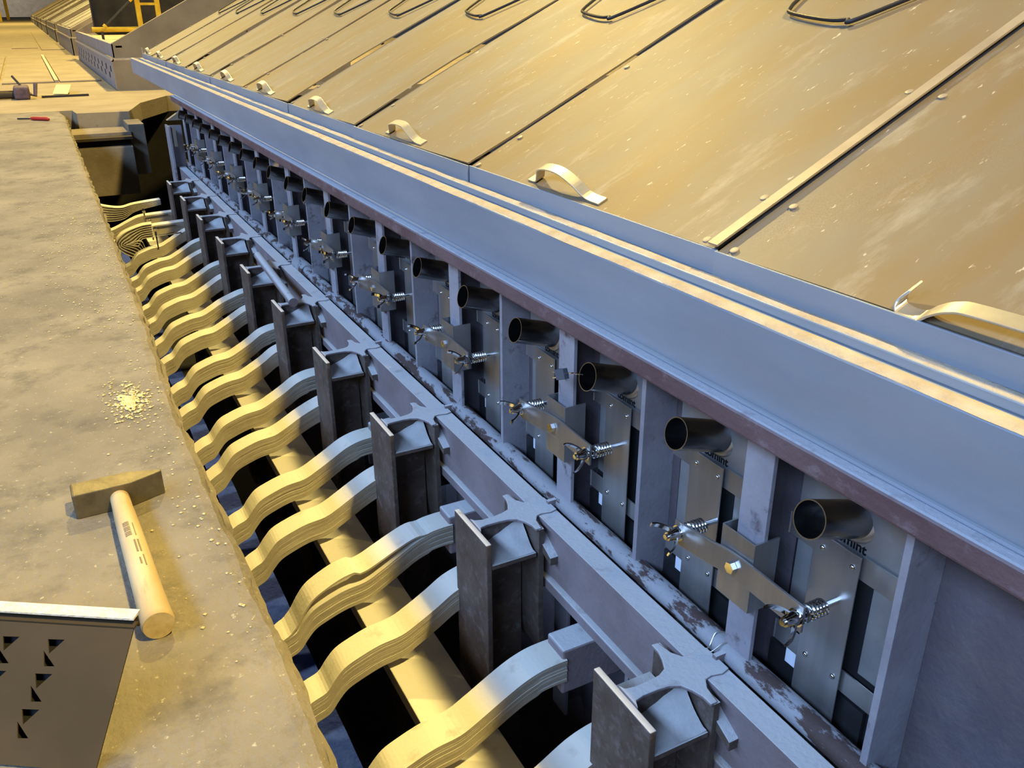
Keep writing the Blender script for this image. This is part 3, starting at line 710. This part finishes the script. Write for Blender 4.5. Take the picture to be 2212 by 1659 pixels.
# far small things
t = thing('screwdriver', (-.05, 7.52, 0), 'red handled tool lying on the far end of the slab', 'tool')
MB().sweep([(-.06, 7.53, .012), (-.04, 7.51, .014), (.045, 7.43, .014), (.055, 7.42, .010)], [.010, .014, .014, .009], 10).build('grip', 'redpaint', t)
MB().sweep([(-.15, 7.62, .008), (-.06, 7.53, .012)], .006, 8).build('shank', 'darkrod', t)
tag(MB().hexa([(.150, 9.62, .02), (.275, 9.52, .02), (.275, 9.52, .024), (.150, 9.62, .024), (.205, 10.05, .07), (.33, 9.96, .07), (.33, 9.96, .074), (.205, 10.05, .074)]).build('yellow_card', 'yellowcard'), 'pale yellow card lying on the far floor strip', 'card')
t = thing('pipe_clamp_tool', (-.15, 9.5, 0), 'pair of grey pipes held in a purple clamp on the far floor', 'tool')
for dy, z in ((0, .035), (.17, .035)):
    MB().sweep([(-1.2, 9.55 + dy, z), (-.16, 9.45 + dy, z)], .03, 10).build('pipe', 'galv', t)
MB().box(-.17, -.04, 9.34, 9.66, .0, .11).build('clamp_body', 'purple', t, .02)
MB().sweep([(-.05, 9.4, .05), (.0, 9.36, .03), (.02, 9.42, .13)], .018, 8).build('clamp_jaw', 'purple', t)
MB().sweep([(-.10, 9.6, .10), (-.16, 9.65, .19)], .010, 8).build('lever', 'darkrod', t)
tag(MB().box(.05, .45, 9.45, 9.475, .0, .02).build('thin_rod', 'darkrod'), 'thin dark rod lying beside the yellow card', 'rod')

# ------------------------------------------------------------------ the next pots down the line
def holes_skirt(x, y0, y1, z0, z1):
    bm = bmesh.new()
    def loop(pts):
        vs = [bm.verts.new((x, a, b)) for a, b in pts]
        return [bm.edges.new((vs[i], vs[(i + 1) % len(vs)])) for i in range(len(vs))]
    es = loop([(y0, z0), (y1, z0), (y1, z1), (y0, z1)])
    n = int((y1 - y0) / .55)
    for i in range(n):
        y = y0 + .22 + i * .55
        for a, b in ((0, .55), (.24, .30)):
            zc = z0 + (z1 - z0) * b
            es += loop([(y + a, zc), (y + a + .15, zc), (y + a + .15, zc + .06), (y + a, zc + .06)])
    bmesh.ops.triangle_fill(bm, use_beauty=True, use_dissolve=False, edges=es)
    return bm
def far_pot(y0, y1, label, opened, n):
    t = thing('smelting_pot', (1.6, (y0 + y1) / 2, 0), label, 'smelting pot', 'smelting pots further down the line')
    MB().box(.76, .78, y0, y1, .305, .437).build('collar_face', 'farweb', t, .004)
    ridge(.762, .80, .4365, y0, y1, .006, n, .25).build('dust_line', 'tandust', t)
    MB().box(.80, .86, y0, y1, .40, .418).build('gutter', 'farweb', t)
    if n == 0:
        bm = holes_skirt(.738, y0 - .05, y1, .01, .285); me = bpy.data.meshes.new('skirt'); bm.to_mesh(me); bm.free()
        for v in me.vertices: v.co = v.co - Vector(t.location)
        me.materials.append(M['farweb']); o = bpy.data.objects.new('perforated_skirt', me); COL.objects.link(o); o.parent = t
        md = o.modifiers.new('thickness', 'SOLIDIFY'); md.thickness = .004
        MB().box(.745, .79, y0 - .03, y1, .01, .28).build('skirt_void', 'pit_dark', t)
    else:
        MB().box(.738, .76, y0 - .05, y1, .0, .285).build('skirt', 'farweb', t)
    mb = MB(); mb.sweep([(.745, y0 - .05, .288), (.745, y1, .288)], .016, 12); mb.build('skirt_lip', 'tandust', t)
    MB().box(.742, 3.2, y0 - .05, y0 - .01, .0, .285).build('skirt_end', 'farsteel', t)
    MB().box(.75, 3.2, y0 - .05, y0, .285, .303).build('end_ledge', 'tandust', t)
    for yy, nm in ((y0, 'end_wall'), (y1 - .09, 'end_wall')):
        MB().slab([(.762, yy, .303), (3.2, yy, .303), (3.2, yy, .437 + 2.44 * .51), (.80, yy, .455), (.762, yy, .437)], (0, .09, 0)).build(nm, 'farsteel', t)
    if opened:
        MB().box(.86, 3.2, y0 + .09, y1 - .09, .36, .395).build('crust', 'crust', t)
    else:
        nn = max(3, int((y1 - y0) / .83)); w = (y1 - y0 - .18) / nn
        for i in range(nn):
            a = y0 + .09 + i * w; d = .012 * (i % 2)
            MB().slab([(.845, a + .01, .44 - d), (3.1, a + .01, .44 - d + 2.255 * .50), (3.1, a + .01, .41 - d + 2.255 * .50), (.845, a + .01, .41 - d)], (0, w - .02, 0)).build('hood_panel', 'farhood', t)
    return t
far_pot(10.0, 16.4, 'next pot down the line, hood removed and yellow gantry inside', True, 0)
for n, (a, b) in enumerate(((18.2, 24.4), (26.2, 32.4), (34.2, 40.4), (42.2, 48.4), (50.2, 56.4), (58.2, 64.4), (66.2, 72.4))):
    far_pot(a, b, f'distant hooded smelting pot, {ORD[n+1]} beyond the open pit', False, n + 1)
# yellow frame in the open pot
t = thing('yellow_gantry', (1.2, 13, .395), 'yellow steel gantry standing inside the opened next pot', 'gantry')
MB().box(1.36, 1.42, 12.97, 13.03, .395, 2.4).build('upright', 'yellowtone', t, .004)
MB().sweep([(.80, 13.0, .515), (1.62, 13.0, .515)], .032, 12).build('cross_bar', 'yellowtone', t)
MB().box(1.60, 1.66, 12.97, 13.03, .395, 2.4).build('upright', 'yellowtone', t, .004)
MB().box(1.40, 1.62, 12.98, 13.02, .80, .83).build('rung', 'yellowtone', t)
MB().box(.90, .93, 12.98, 13.02, .395, .51).build('foot', 'darkrod', t)
t = thing('dark_strut', (1.1, 12.9, .395), 'thin dark strut with yellow ends leaning in the opened pot', 'strut')
MB().sweep([(.955, 12.9, .56), (1.30, 12.9, .86)], .012, 8).build('rod', 'darkrod', t)
MB().sweep([(.94, 12.9, .545), (.965, 12.9, .57)], .025, 8).build('end_cap', 'yellowtone', t)
MB().sweep([(1.29, 12.9, .85), (1.36, 12.9, .91)], .022, 8).build('end_cap', 'yellowtone', t)
tag(MB().box(1.0, 3.0, 15.4, 15.8, .396, 1.6).build('anode_block', 'pit_dark', None, .05), 'dark block deep inside the opened pot', 'block')
for i, (x, y) in enumerate(((-1.55, 62), (-1.15, 74), (-.75, 88), (-2.2, 54))):
    tag(MB().box(x - .12, x + .12, y - .15, y + .15, 0, 3.6).build('hall_pillar', 'yellowtone', None, .01), f'{("second", "third", "fourth", "nearest")[i]} far pillar tinted lamp-yellow on the left of the aisle', 'pillar', 'pillars along the aisle')  # yellow lamplight on the pillars is put into their colour
